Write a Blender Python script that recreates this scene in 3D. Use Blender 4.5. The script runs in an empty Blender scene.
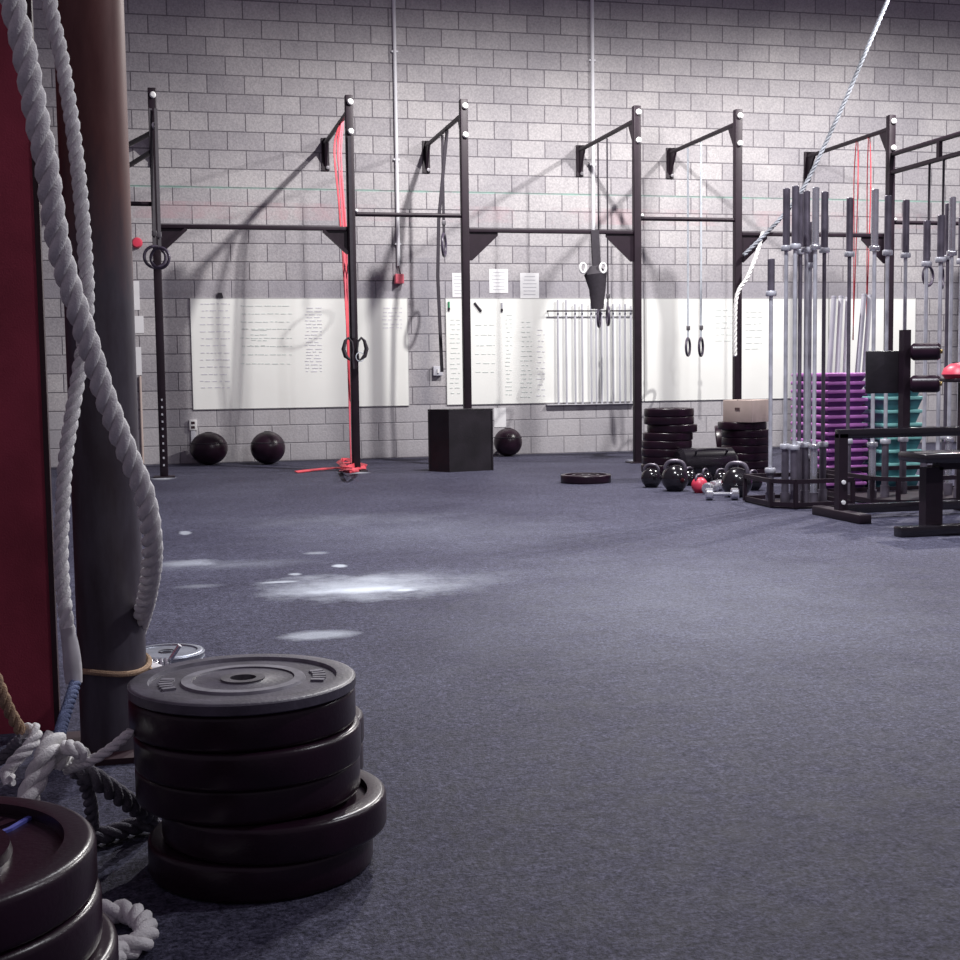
import bpy, bmesh, math, random
from mathutils import Vector, Matrix
random.seed(7)
C = bpy.context.scene
COL = C.collection
PI = math.pi
# ------------------------------------------------------------------ camera numbers (survey of the place)
FPX, PIT, ROL, YAW, HC = 1318.7, .0809, -.0132, .2369, .967
WY = 15.05          # front face of the block wall
RY = 13.13          # plane of the rig uprights
cy, sy, cp, sp = math.cos(YAW), math.sin(YAW), math.cos(PIT), math.sin(PIT)
F = Vector((sy*cp, cy*cp, -sp)); R0 = Vector((cy, -sy, 0)); U0 = R0.cross(F)
CR, SR = math.cos(ROL), math.sin(ROL)
R = CR*R0 + SR*U0; U = -SR*R0 + CR*U0
O = Vector((0, 0, HC))
def ray(x, y): return F + R*((x-480)/FPX) - U*((y-480)/FPX)
def onY(x, y, Y): d = ray(x, y); return O + d*(Y/d.y)
def onZ(x, y, Z=0.): d = ray(x, y); return O + d*((Z-HC)/d.z)
def yfor(x, y, X): d = ray(x, y); return X*d.y/d.x
def dep(x, y, t): return O + ray(x, y)*t

# ------------------------------------------------------------------ materials
def new_mat(name):
    m = bpy.data.materials.new(name); m.use_nodes = True
    return m, m.node_tree, m.node_tree.nodes['Principled BSDF']
def mat(name, col, rough=.5, metal=0., var=.25, scale=8., bump=0., bscale=60., spec=.5, col2=None):
    m, nt, b = new_mat(name)
    tc = nt.nodes.new('ShaderNodeTexCoord')
    n = nt.nodes.new('ShaderNodeTexNoise'); n.inputs['Scale'].default_value = scale; n.inputs['Detail'].default_value = 5
    nt.links.new(tc.outputs['Object'], n.inputs['Vector'])
    r = nt.nodes.new('ShaderNodeValToRGB')
    c2 = col2 or tuple(c*(1-var) for c in col)
    r.color_ramp.elements[0].position = .35; r.color_ramp.elements[0].color = (*c2, 1)
    r.color_ramp.elements[1].position = .65; r.color_ramp.elements[1].color = (*col, 1)
    nt.links.new(n.outputs['Fac'], r.inputs['Fac']); nt.links.new(r.outputs['Color'], b.inputs['Base Color'])
    b.inputs['Roughness'].default_value = rough; b.inputs['Metallic'].default_value = metal
    b.inputs['Specular IOR Level'].default_value = spec
    if bump:
        n2 = nt.nodes.new('ShaderNodeTexNoise'); n2.inputs['Scale'].default_value = bscale
        nt.links.new(tc.outputs['Object'], n2.inputs['Vector'])
        bp = nt.nodes.new('ShaderNodeBump'); bp.inputs['Strength'].default_value = bump; bp.inputs['Distance'].default_value = .01
        nt.links.new(n2.outputs['Fac'], bp.inputs['Height']); nt.links.new(bp.outputs['Normal'], b.inputs['Normal'])
    return m
M = dict(
    rubber=mat('black_rubber', (.022, .008, .018), .3, 0, .3, 12, .04, 140, .36),
    rubber_dust=mat('dusty_rubber', (.10, .09, .12), .45, 0, .5, 16, .08, 120, .5),
    worn=mat('worn_pale_rubber', (.24, .23, .27), .5, 0, .4, 30),
    steelhub=mat('worn_steel_hub', (.2, .19, .21), .4, .6, .4, 30),
    rig=mat('black_powder_coat', (.018, .009, .017), .5, 0, .3, 10, .05, 90, .35),
    bolt=mat('bright_bolt', (.85, .85, .85), .4, 0, .05),
    chrome=mat('chrome', (.75, .75, .8), .2, .8, .15, 25),
    barsteel=mat('dull_bar_steel', (.60, .60, .66), .42, .25, .35, 9),
    darksteel=mat('dark_bar_steel', (.16, .14, .18), .4, .4, .4, 9),
    iron=mat('iron_plate', (.36, .38, .44), .4, .6, .3, 20),
    rope=mat('white_rope', (.88, .87, .86), .85, 0, .15, 30, .35, 260, .1),
    manila=mat('manila_rope', (.52, .36, .24), .85, 0, .35, 12, .5, 300, .1),
    greyshaderope=mat('grey_shaded_rope', (.20, .19, .22), .9, 0, .4, 20, .5, 260, .1),  # darkened rope: shade beside the plates is put into its colour
    bluerope=mat('blue_rope', (.16, .19, .32), .9, 0, .4, 20, .5, 260, .1),
    slantrope=mat('slanting_rope_fibre', (.33, .35, .40), .9, 0, .5, 5, .5, 260, .1),
    tape=mat('white_tape', (.62, .6, .62), .6, 0, .2, 25),
    red=mat('red_paint', (.36, .05, .085), .6, 0, .35, 5, .1, 200, .3),
    darkmetal=mat('dark_edge_metal', (.03, .008, .014), .6, 0, .2),
    board=mat('whiteboard', (.86, .87, .84), .3, 0, .04, 2.2, spec=.3),
    boardframe=mat('board_trim', (.5, .5, .5), .5, 0, .1),
    ink=mat('faded_marker_ink', (.70, .76, .73), .6, 0, .15, 60),
    inkp=mat('violet_marker_ink', (.72, .71, .77), .6, 0, .15, 60),
    paper=mat('paper', (.78, .78, .8), .7, 0, .05, 6),
    papertext=mat('paper_print', (.5, .5, .54), .7, 0, .1),
    conduit=mat('white_conduit', (.72, .72, .76), .5, 0, .1, 4),
    band=mat('red_band', (.72, .07, .10), .55, 0, .25, 10),
    pinkband=mat('pink_band', (.72, .13, .18), .55, 0, .2, 10),
    strap=mat('black_strap', (.03, .024, .035), .75, 0, .3, 30),
    greystrap=mat('pale_strap', (.50, .54, .60), .8, 0, .2, 30),
    wood=mat('dark_ring', (.07, .055, .09), .4, 0, .3, 30),
    box=mat('black_box_paint', (.02, .016, .022), .45, 0, .5, 5, .1, 40),
    card=mat('cardboard', (.52, .42, .38), .8, 0, .1, 8),
    cardp=mat('cardboard_label', (.1, .06, .06), .8, 0, .1, 8),
    purple=mat('purple_plastic', (.64, .22, .66), .45, 0, .15, 6),
    violet=mat('dark_violet_plastic', (.10, .03, .16), .45, 0, .2, 6),
    teal=mat('teal_plastic', (.26, .62, .58), .4, 0, .2, 6),
    navy=mat('dark_teal_plastic', (.05, .17, .20), .4, 0, .2, 6),
    redball=mat('red_vinyl', (.70, .05, .10), .4, 0, .15, 5),
    glossblack=mat('gloss_black', (.012, .010, .014), .16, 0, .2, 5, spec=.7),
    pvc=mat('white_pvc', (.74, .74, .77), .4, 0, .08, 3),
    greypvc=mat('grey_pipe', (.56, .56, .62), .5, 0, .2, 3),
    green=mat('green_plastic', (.05, .3, .14), .5, 0, .1),
    bluechalk=mat('blue_chalk', (.10, .11, .48), .8, 0, .2),
    outletm=mat('outlet_plastic', (.75, .75, .75), .5, 0, .05),
    gold=mat('brass', (.5, .36, .14), .35, .8, .1),
)
def ramp(nt, fac, p0, c0, p1, c1):
    r = nt.nodes.new('ShaderNodeValToRGB'); e = r.color_ramp.elements
    e[0].position = p0; e[0].color = (*c0, 1); e[1].position = p1; e[1].color = (*c1, 1)
    nt.links.new(fac, r.inputs['Fac']); return r.outputs['Color']
def mth(nt, op, a, b=None, clamp=False):
    n = nt.nodes.new('ShaderNodeMath'); n.operation = op; n.use_clamp = clamp
    for i, v in enumerate((a, b)):
        if v is None: continue
        if isinstance(v, (int, float)): n.inputs[i].default_value = v
        else: nt.links.new(v, n.inputs[i])
    return n.outputs[0]
def mixc(nt, fac, a, b, mode='MIX'):
    n = nt.nodes.new('ShaderNodeMix'); n.data_type = 'RGBA'; n.blend_type = mode
    for k, v in (('Factor', fac), ('A', a), ('B', b)):
        s = [i for i in n.inputs if i.name == k and i.type == ('VALUE' if k == 'Factor' else 'RGBA')][0]
        if isinstance(v, (int, float)): s.default_value = v
        elif isinstance(v, tuple): s.default_value = (*v, 1)
        else: nt.links.new(v, s)
    return [o for o in n.outputs if o.type == 'RGBA'][0]
def noise(nt, vec, scale, detail=4, rough=.5):
    n = nt.nodes.new('ShaderNodeTexNoise'); n.inputs['Scale'].default_value = scale
    n.inputs['Detail'].default_value = detail; n.inputs['Roughness'].default_value = rough
    nt.links.new(vec, n.inputs['Vector']); return n.outputs['Fac']

def wall_material():
    m, nt, b = new_mat('concrete_block')
    g = nt.nodes.new('ShaderNodeNewGeometry'); s = nt.nodes.new('ShaderNodeSeparateXYZ'); nt.links.new(g.outputs['Position'], s.inputs[0])
    cb = nt.nodes.new('ShaderNodeCombineXYZ'); nt.links.new(s.outputs['X'], cb.inputs['X']); nt.links.new(s.outputs['Z'], cb.inputs['Y'])
    br = nt.nodes.new('ShaderNodeTexBrick'); nt.links.new(cb.outputs[0], br.inputs['Vector'])
    br.inputs['Scale'].default_value = 1; br.inputs['Brick Width'].default_value = .406; br.inputs['Row Height'].default_value = .2033
    br.inputs['Mortar Size'].default_value = .009; br.inputs['Mortar Smooth'].default_value = .7
    br.inputs['Color1'].default_value = (.475, .455, .465, 1); br.inputs['Color2'].default_value = (.365, .346, .368, 1)
    br.inputs['Mortar'].default_value = (.20, .185, .205, 1); br.inputs['Bias'].default_value = -.15
    P = g.outputs['Position']
    # grime in large blotches above the boards, cleaner below
    n1 = noise(nt, P, .9, 5, .6); c = mixc(nt, 1., br.outputs['Color'], ramp(nt, n1, .3, (.78, .78, .8), .7, (1.08, 1.08, 1.06)), 'MULTIPLY')
    n2 = noise(nt, P, 45, 3, .7); c = mixc(nt, 1., c, ramp(nt, n2, .3, (.78, .78, .8), .7, (1.18, 1.18, 1.18)), 'MULTIPLY')
    # worn pink stripe and thin green stripe
    def stripe(z, hw, thr):
        d = mth(nt, 'ABSOLUTE', mth(nt, 'SUBTRACT', s.outputs['Z'], z)); k = mth(nt, 'LESS_THAN', d, hw)
        w = noise(nt, P, thr[0], 6, .75); return mth(nt, 'MULTIPLY', k, mth(nt, 'MULTIPLY', mth(nt, 'SUBTRACT', w, thr[1], True), thr[2], True), True)
    c = mixc(nt, stripe(2.80, .095, (1.7, .44, 2.2)), c, (.46, .30, .33))
    c = mixc(nt, stripe(3.05, .012, (2.5, .35, 3.)), c, (.28, .46, .40))
    low = mth(nt, 'LESS_THAN', s.outputs['Z'], .60); c = mixc(nt, mth(nt, 'MULTIPLY', low, .45), c, (.43, .42, .45))
    dk = mth(nt, 'MULTIPLY', mth(nt, 'GREATER_THAN', s.outputs['Z'], 1.83), mth(nt, 'LESS_THAN', s.outputs['Z'], 2.03))
    c = mixc(nt, mth(nt, 'MULTIPLY', dk, .35), c, (.27, .26, .31))
    # grey shade in the gap between two boards, painted into the wall colour
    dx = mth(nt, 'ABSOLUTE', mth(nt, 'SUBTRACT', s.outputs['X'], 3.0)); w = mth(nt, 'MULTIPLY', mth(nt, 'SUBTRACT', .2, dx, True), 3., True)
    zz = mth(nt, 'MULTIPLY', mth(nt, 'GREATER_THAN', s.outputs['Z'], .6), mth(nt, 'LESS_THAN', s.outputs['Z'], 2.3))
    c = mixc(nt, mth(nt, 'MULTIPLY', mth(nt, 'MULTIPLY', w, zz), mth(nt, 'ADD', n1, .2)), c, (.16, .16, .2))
    nt.links.new(c, b.inputs['Base Color']); b.inputs['Roughness'].default_value = .8; b.inputs['Specular IOR Level'].default_value = .25
    bp = nt.nodes.new('ShaderNodeBump'); bp.inputs['Strength'].default_value = .5; bp.inputs['Distance'].default_value = .02
    h = mth(nt, 'ADD', mth(nt, 'MULTIPLY', br.outputs['Fac'], -1.), mth(nt, 'MULTIPLY', n2, .35))
    nt.links.new(h, bp.inputs['Height']); nt.links.new(bp.outputs['Normal'], b.inputs['Normal'])
    return m
def floor_material():
    m, nt, b = new_mat('rubber_floor')
    g = nt.nodes.new('ShaderNodeNewGeometry'); P = g.outputs['Position']
    s = nt.nodes.new('ShaderNodeSeparateXYZ'); nt.links.new(P, s.inputs[0])
    n1 = noise(nt, P, .7, 5, .6); n2 = noise(nt, P, 95, 3, .85); n4 = noise(nt, P, 32, 3, .8); n3 = noise(nt, P, 9, 6, .75)
    c = ramp(nt, n1, .3, (.032, .030, .050), .7, (.058, .057, .086))
    c = mixc(nt, 1., c, ramp(nt, n2, .35, (.25, .25, .28), .68, (2.1, 2.1, 2.05)), 'MULTIPLY')
    c = mixc(nt, 1., c, ramp(nt, n4, .3, (.45, .45, .5), .7, (1.7, 1.7, 1.66)), 'MULTIPLY')
    c = mixc(nt, 1., c, ramp(nt, n3, .3, (.68, .68, .72), .75, (1.4, 1.42, 1.38)), 'MULTIPLY')
    wob = noise(nt, P, 3.2, 6, .7)
    def patch(cx, cyy, rx, ry, soft, amt, rot=0.):
        ca, sa = math.cos(rot), math.sin(rot)
        X = mth(nt, 'SUBTRACT', s.outputs['X'], cx); Y = mth(nt, 'SUBTRACT', s.outputs['Y'], cyy)
        u = mth(nt, 'DIVIDE', mth(nt, 'ADD', mth(nt, 'MULTIPLY', X, ca), mth(nt, 'MULTIPLY', Y, sa)), rx)
        v = mth(nt, 'DIVIDE', mth(nt, 'SUBTRACT', mth(nt, 'MULTIPLY', Y, ca), mth(nt, 'MULTIPLY', X, sa)), ry)
        d = mth(nt, 'SQRT', mth(nt, 'ADD', mth(nt, 'MULTIPLY', u, u), mth(nt, 'MULTIPLY', v, v)))
        d = mth(nt, 'ADD', d, mth(nt, 'MULTIPLY', mth(nt, 'SUBTRACT', wob, .5), 1.6))
        k = mth(nt, 'MULTIPLY', mth(nt, 'SUBTRACT', 1., d, True), soft, True)
        return mth(nt, 'MULTIPLY', k, amt)
    # floor chalk stains, pale marks and a painted pool of light: x, y, half widths, edge hardness, strength
    for (px, py, rx, ry, sf, am, ro) in (
        (352, 587, .50, .42, 1.3, .5, -.2), (360, 590, .24, .10, 1.2, .75, .0), (404, 590, .07, .05, 1.5, .8, 0), (395, 583, .62, .5, .8, .22, 0),
        (320, 635, .17, .10, 1.6, .42, .1), (188, 563, .20, .16, 1.5, .30, 0), (230, 565, .5, .2, .8, .15, 0), (200, 586, .12, .08, 1.4, .15, 0),
        (185, 533, .04, .12, 2., .4, 0), (340, 566, .04, .06, 2., .6, 0), (295, 574, .04, .05, 2., .5, 0), (281, 582, .1, .04, 2., .5, 0), (316, 553, .08, .06, 2., .25, 0),
        (163, 478, .13, .3, 1.4, .55, 0), (357, 472, .12, .3, 1.4, .5, 0), (467, 468, .12, .4, 1.6, .6, 0), (640, 461, .1, .4, 1.4, .4, 0),  # pale marks at the feet of the uprights
        (700, 600, 1.3, 1.9, .45, .16, -.4), (430, 530, 1.2, 1.3, .4, .13, 0), (330, 520, .9, .5, .5, .12, 0)):  # wide pool of light painted into the colour, then two faint pale areas
        q = onZ(px, py); c = mixc(nt, patch(q.x, q.y, rx, ry, sf, am, ro), c, (.62, .66, .72))
    nt.links.new(c, b.inputs['Base Color'])
    nt.links.new(ramp(nt, n3, .3, (.55,)*3, .7, (.75,)*3), b.inputs['Roughness']); b.inputs['Specular IOR Level'].default_value = .1
    bp = nt.nodes.new('ShaderNodeBump'); bp.inputs['Strength'].default_value = .55; bp.inputs['Distance'].default_value = .006
    nt.links.new(n2, bp.inputs['Height']); nt.links.new(bp.outputs['Normal'], b.inputs['Normal'])
    return m
def column_material():
    m, nt, b = new_mat('rusty_column'); tc = nt.nodes.new('ShaderNodeTexCoord'); mp = nt.nodes.new('ShaderNodeMapping')
    mp.inputs['Scale'].default_value = (1, 1, .25); nt.links.new(tc.outputs['Object'], mp.inputs['Vector'])
    n = noise(nt, mp.outputs[0], 7, 6, .65)
    s = nt.nodes.new('ShaderNodeSeparateXYZ'); nt.links.new(tc.outputs['Object'], s.inputs[0])
    rust = ramp(nt, n, .35, (.08, .022, .020), .68, (.17, .07, .062)); grey = ramp(nt, n, .35, (.042, .030, .038), .66, (.11, .10, .125))
    k = ramp(nt, mth(nt, 'ADD', mth(nt, 'MULTIPLY', s.outputs['Z'], .5), mth(nt, 'MULTIPLY', n, .5)), .85, (0, 0, 0), 1.1, (1, 1, 1))
    nt.links.new(mixc(nt, k, grey, rust), b.inputs['Base Color']); b.inputs['Roughness'].default_value = .5
    b.inputs['Metallic'].default_value = .15
    return m
M['wall'] = wall_material(); M['floor'] = floor_material(); M['column'] = column_material()

# ------------------------------------------------------------------ mesh builder
class MB:
    def __init__(s): s.bm = bmesh.new(); s.mi = 0
    def face(s, vs):
        try: f = s.bm.faces.new(vs); f.material_index = s.mi; return f
        except ValueError: return None
    def hexa(s, pts):
        v = [s.bm.verts.new(p) for p in pts]
        for q in ((0,3,2,1),(4,5,6,7),(0,1,5,4),(1,2,6,5),(2,3,7,6),(3,0,4,7)): s.face([v[i] for i in q])
        return s
    def box(s, c, d, rz=0., bev=0.):
        c = Vector(c); m = Matrix.Rotation(rz, 3, 'Z'); x, y, z = d[0]/2, d[1]/2, d[2]/2
        if not bev: return s.hexa([c + m @ Vector(p) for p in ((-x,-y,-z),(x,-y,-z),(x,y,-z),(-x,y,-z),(-x,-y,z),(x,-y,z),(x,y,z),(-x,y,z))])
        t = bmesh.new(); bmesh.ops.create_cube(t, size=1)
        for v in t.verts: v.co = Vector((v.co.x*d[0], v.co.y*d[1], v.co.z*d[2]))
        bmesh.ops.bevel(t, geom=list(t.edges), offset=bev, segments=3, affect='EDGES', profile=.5)
        mp = {v: s.bm.verts.new(c + m @ v.co) for v in t.verts}
        for f in t.faces: s.face([mp[v] for v in f.verts])
        t.free(); return s
    def frame(s, d):
        d = d.normalized(); a = Vector((0,0,1)) if abs(d.z) < .95 else Vector((0,1,0))
        u = a.cross(d).normalized(); return d, u, d.cross(u)
    def bar(s, p0, p1, w, h):      # rectangular bar, w across, h in the other direction
        p0, p1 = Vector(p0), Vector(p1); d, u, v = s.frame(p1-p0); u = u*w/2; v = v*h/2
        return s.hexa([p0-u-v, p0+u-v, p0+u+v, p0-u+v, p1-u-v, p1+u-v, p1+u+v, p1-u+v])
    def tube(s, pts, r, seg=12, closed=False, caps=True, sx=1., sy_=1.):
        pts = [Vector(p) for p in pts]; n = len(pts); rs = r if isinstance(r, (list, tuple)) else [r]*n
        rings = []; u = None
        for i, p in enumerate(pts):
            if closed: d = pts[(i+1) % n] - pts[i-1]
            else: d = pts[min(i+1, n-1)] - pts[max(i-1, 0)]
            d.normalize()
            if u is None: _, u, v = s.frame(d)
            else:
                u = (u - d*u.dot(d)); u.normalize(); v = d.cross(u)
            rings.append([s.bm.verts.new(p + (u*math.cos(a)*sx + v*math.sin(a)*sy_)*rs[i]) for a in (2*PI*k/seg for k in range(seg))])
        for i in range(n if closed else n-1):
            A, B = rings[i], rings[(i+1) % n]
            for k in range(seg): s.face([A[k], A[(k+1) % seg], B[(k+1) % seg], B[k]])
        if caps and not closed: s.face(list(reversed(rings[0]))); s.face(rings[-1])
        return s
    def cyl(s, p0, p1, r, seg=20): return s.tube([p0, p1], r, seg)
    def lathe(s, prof, seg=48, c=(0,0,0), closed=True, axis=None):     # prof: (radius, z) ; closed loop of the profile
        c = Vector(c); rings = []
        if axis: d, u, v = s.frame(Vector(axis))
        else: d, u, v = Vector((0,0,1)), Vector((1,0,0)), Vector((0,1,0))
        for (r, z) in prof:
            if r < 1e-6: rings.append([s.bm.verts.new(c + d*z)])
            else: rings.append([s.bm.verts.new(c + d*z + (u*math.cos(2*PI*k/seg) + v*math.sin(2*PI*k/seg))*r) for k in range(seg)])
        n = len(rings)
        for i in range(n if closed else n-1):
            A, B = rings[i], rings[(i+1) % n]
            for k in range(seg):
                k2 = (k+1) % seg
                if len(A) == 1 and len(B) == 1: break
                if len(A) == 1: s.face([A[0], B[k2], B[k]])
                elif len(B) == 1: s.face([A[k], A[k2], B[0]])
                else: s.face([A[k], A[k2], B[k2], B[k]])
        return s
    def prism(s, poly, ext):       # polygon of 3D points pushed along ext
        e = Vector(ext); a = [s.bm.verts.new(Vector(p)) for p in poly]; b = [s.bm.verts.new(Vector(p)+e) for p in poly]
        s.face(list(reversed(a))); s.face(b)
        for i in range(len(a)): j = (i+1) % len(a); s.face([a[i], a[j], b[j], b[i]])
        return s
    def ribbon(s, pts, w, t, side=(1,0,0)):   # flat strap: width w along side, thickness t
        pts = [Vector(p) for p in pts]; sd = Vector(side).normalized(); rings = []
        for i, p in enumerate(pts):
            d = (pts[min(i+1, len(pts)-1)] - pts[max(i-1, 0)]).normalized(); a = (sd - d*sd.dot(d)).normalized(); b = d.cross(a)
            rings.append([s.bm.verts.new(p + a*w/2*x + b*t/2*y) for x, y in ((-1,-1),(1,-1),(1,1),(-1,1))])
        for A, B in zip(rings, rings[1:]):
            for k in range(4): s.face([A[k], A[(k+1)%4], B[(k+1)%4], B[k]])
        s.face(list(reversed(rings[0]))); s.face(rings[-1]); return s
    def sphere(s, c, r, sz=1., seg=32, rings=18):
        prof = [(r*math.sin(PI*i/rings), -r*sz*math.cos(PI*i/rings)) for i in range(rings+1)]
        prof[0] = (0, prof[0][1]); prof[-1] = (0, prof[-1][1])
        return s.lathe(prof, seg, c, closed=False)

def spline(pts, n=8):
    P = [Vector(p) for p in pts]; P = [P[0]*2-P[1]] + P + [P[-1]*2-P[-2]]; out = []
    for i in range(1, len(P)-2):
        a, b, c, d = P[i-1], P[i], P[i+1], P[i+2]
        for k in range(n):
            t = k/n; out.append(.5*((2*b)+(c-a)*t+(2*a-5*b+4*c-d)*t*t+(3*b-a-3*c+d)*t**3))
    out.append(P[-2]); return out
def resample(pts, step):
    out = [pts[0].copy()]; acc = 0
    for a, b in zip(pts, pts[1:]):
        L = (b-a).length
        while acc + L >= step:
            f = (step-acc)/L; a = a.lerp(b, f); out.append(a.copy()); L = (b-a).length; acc = 0
        acc += L
    out.append(pts[-1].copy()); return out
def rope_mb(path, Rr, pitch=None, step=None, strands=3):
    pitch = pitch or Rr*5.0; step = step or pitch/10
    c = resample(spline(path, 14), step); mb = MB(); n = len(c); fr = []; u = None
    for i in range(n):
        d = (c[min(i+1, n-1)] - c[max(i-1, 0)]).normalized()
        if u is None: _, u, v = mb.frame(d)
        else: u = (u-d*u.dot(d)).normalized(); v = d.cross(u)
        fr.append((u.copy(), v.copy()))
    for k in range(strands):
        pts = []
        for i in range(n):
            a = 2*PI*(i*step/pitch + k/strands); u, v = fr[i]; pts.append(c[i] + (u*math.cos(a)+v*math.sin(a))*Rr*.53)
        mb.tube(pts, Rr*.48, 10)
    return mb

def link(o): COL.objects.link(o); return o
def obj(name, mb, m, parent=None, world=True, smooth=35):
    me = bpy.data.meshes.new(name); off = parent
    if parent is not None and world:
        loc = Vector((0,0,0)); q = parent
        while q is not None: loc += q.location; q = q.parent
        for v in mb.bm.verts: v.co -= loc
    bmesh.ops.recalc_face_normals(mb.bm, faces=mb.bm.faces)
    mb.bm.to_mesh(me); mb.bm.free()
    for mm in (m if isinstance(m, list) else [m]): me.materials.append(mm)
    if smooth:
        for p in me.polygons: p.use_smooth = True
        me.set_sharp_from_angle(angle=math.radians(smooth))
    o = link(bpy.data.objects.new(name, me)); o.parent = parent
    return o
def setp(o, label=None, cat=None, group=None, kind=None):
    if label: o['label'] = label
    if cat: o['category'] = cat
    if group: o['group'] = group
    if kind: o['kind'] = kind
    return o
def thing(name, label, cat, loc=(0,0,0), rz=0., group=None):
    o = link(bpy.data.objects.new(name, None)); o.location = loc; o.rotation_euler = (0,0,rz); o.empty_display_size = .1
    return setp(o, label, cat, group)
def rebase(o, loc):   # puts a single mesh's origin at its base
    loc = Vector(loc)
    for v in o.data.vertices: v.co -= loc
    o.location = loc; return o
def single(name, mb, m, label, cat, loc, group=None, smooth=35):
    return setp(rebase(obj(name, mb, m, None, False, smooth), loc), label, cat, group)
def dup(root, loc=None, rot=None, label=None, group=None):
    def cp_(o, par):
        c = o.copy(); link(c); c.parent = par
        for ch in [x for x in bpy.data.objects if x.parent == o]: cp_(ch, c)
        return c
    r = cp_(root, None)
    if loc is not None: r.location = loc
    if rot is not None: r.rotation_euler = rot
    if label: r['label'] = label
    if group: r['group'] = group
    return r
def struct(name, mb, m, smooth=0):
    return setp(obj(name, mb, m, None, False, smooth), kind='structure')

# ------------------------------------------------------------------ the setting
struct('floor', MB().box((4, 7, -.05), (22, 16.4, .1)), M['floor'])
struct('wall_back', MB().box((4, WY+.1, 3.4), (22, .2, 7)), M['wall'])
# red painted partition at the left with a dark steel edge
e0 = onZ(52, 735); PY = 3.75
ex = onY(49, 450, PY).x
struct('wall_left', MB().box((ex-.8-.014, PY+.02, 2.), (1.6, .04, 4.)), M['red'])
struct('trim_1', MB().box((ex-.007, PY+.02, 2.), (.014, .044, 4.)), M['darkmetal'])

# round column
cc = dep(110, 600, 3.42); CX, CY = cc.x, cc.y
col = thing('steel_column', 'round rust-brown steel column standing behind the tall stack of plates, ropes around it', 'column', (CX, CY, 0))
obj('column_shaft', MB().lathe([(0,0),(.086,0),(.086,4.2),(0,4.2)], 48, (CX, CY, 0), closed=False), M['column'], col)
obj('base_plate', MB().box((CX, CY, .0075), (.3, .3, .015)), M['darkmetal'], col)

# ------------------------------------------------------------------ whiteboards on the wall
wbY = WY-.008
def writing(mb, rows):
    # unreadable scribbled lines: x pixel span, y span, spacing, colour index
    for (x0, x1, y0, y1, dy, mi) in rows:
        y = y0
        while y < y1:
            x = x0 + random.uniform(0, 2)
            while x < x1:
                L = random.uniform(2, 7); e = min(x+L, x1)
                if e-x > 1.2:
                    a, b_ = onY(x, y, wbY-.008), onY(e, y+random.uniform(-.4, .4), wbY-.008); mb.mi = 1+mi
                    mb.box(((a.x+b_.x)/2, wbY-.0075, (a.z+b_.z)/2), (abs(b_.x-a.x), .002, .009))
                x = e + random.uniform(1, 3)
            y += dy*random.uniform(.85, 1.15)
def board(x0, x1, label, rows):
    z0, z1 = .605, 1.835
    t = thing('whiteboard', label, 'whiteboard', ((x0+x1)/2, wbY, z0), 0, 'whiteboards along the block wall')
    mb = MB().box(((x0+x1)/2, wbY, (z0+z1)/2), (x1-x0, .01, z1-z0)); writing(mb, rows)
    obj('panel', mb, [M['board'], M['ink'], M['inkp']], t, smooth=0)
    f = MB()
    for z in (z0, z1): f.box(((x0+x1)/2, wbY-.001, z), (x1-x0, .014, .008))
    for x in (x0, x1): f.box((x, wbY-.001, (z0+z1)/2), (.006, .014, z1-z0))
    obj('edge_trim', f, M['boardframe'], t, smooth=0)
    return t
X_a, X_b = .36, 2.80
board(X_a, X_b, 'whiteboard with faint writing, leftmost, above two black balls',
      [(200, 230, 304, 390, 7, 1), (240, 292, 306, 370, 8, 0), (305, 322, 308, 374, 3.4, 1), (382, 402, 308, 330, 4, 1), (250, 268, 330, 350, 5, 0)])
xs = [3.25, 5.69, 8.13, 9.33]
board(xs[0], xs[1]-.01, 'whiteboard with columns of faint green writing behind the black box', [(450, 460, 320, 395, 5, 0), (505, 512, 315, 398, 4.2, 0), (520, 532, 322, 398, 4.6, 0), (536, 545, 330, 396, 5.5, 1), (475, 495, 325, 380, 9, 0)])
board(xs[1], xs[2]-.01, 'nearly blank whiteboard behind the pair of hanging rings', [(715, 732, 310, 345, 6, 0), (745, 762, 312, 350, 6, 0)])
board(xs[2], xs[3], 'narrow whiteboard at far right behind the standing barbells', [])
# papers taped on the wall
def sheet(px0, py0, px1, py1, label, text=True):
    a, b_ = onY(px0, py0, WY), onY(px1, py1, WY); c = ((a.x+b_.x)/2, WY-.003, (a.z+b_.z)/2); w, h = abs(b_.x-a.x), abs(a.z-b_.z)
    t = thing('paper_sheet', label, 'paper', (c[0], WY-.001, c[2]-h/2), 0, 'papers taped to the wall')
    mb = MB().box((c[0], WY-.003, c[2]), (w, .004, h)); mb.mi = 1
    if text:
        n = 6
        for i in range(n): mb.box((c[0]+random.uniform(-.1,.1)*w*.2, WY-.0058, c[2]+h*(.36-.72*i/(n-1))), (w*random.uniform(.5,.78), .0014, h*.03))
    obj('sheet', mb, [M['paper'], M['papertext']], t, smooth=0)
sheet(452, 273, 463, 297, 'white sheet on the wall just left of the third upright')
sheet(489, 269, 508, 293, 'white flyer on the wall, right of the third upright and slightly raised')
sheet(520, 273, 539, 298, 'white printed page, rightmost of the three above the whiteboard')
sheet(133, 281, 140, 310, 'small white sheet beside the round column, topmost of three', False)
sheet(133, 316, 144, 333, 'small white sheet beside the round column, middle of three', False)
sheet(133, 347, 142, 375, 'small white sheet beside the round column, lowest of three', False)
sheet(494, 408, 506, 427, 'blank white sheet low on the wall behind the ball beside the box', False)
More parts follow.
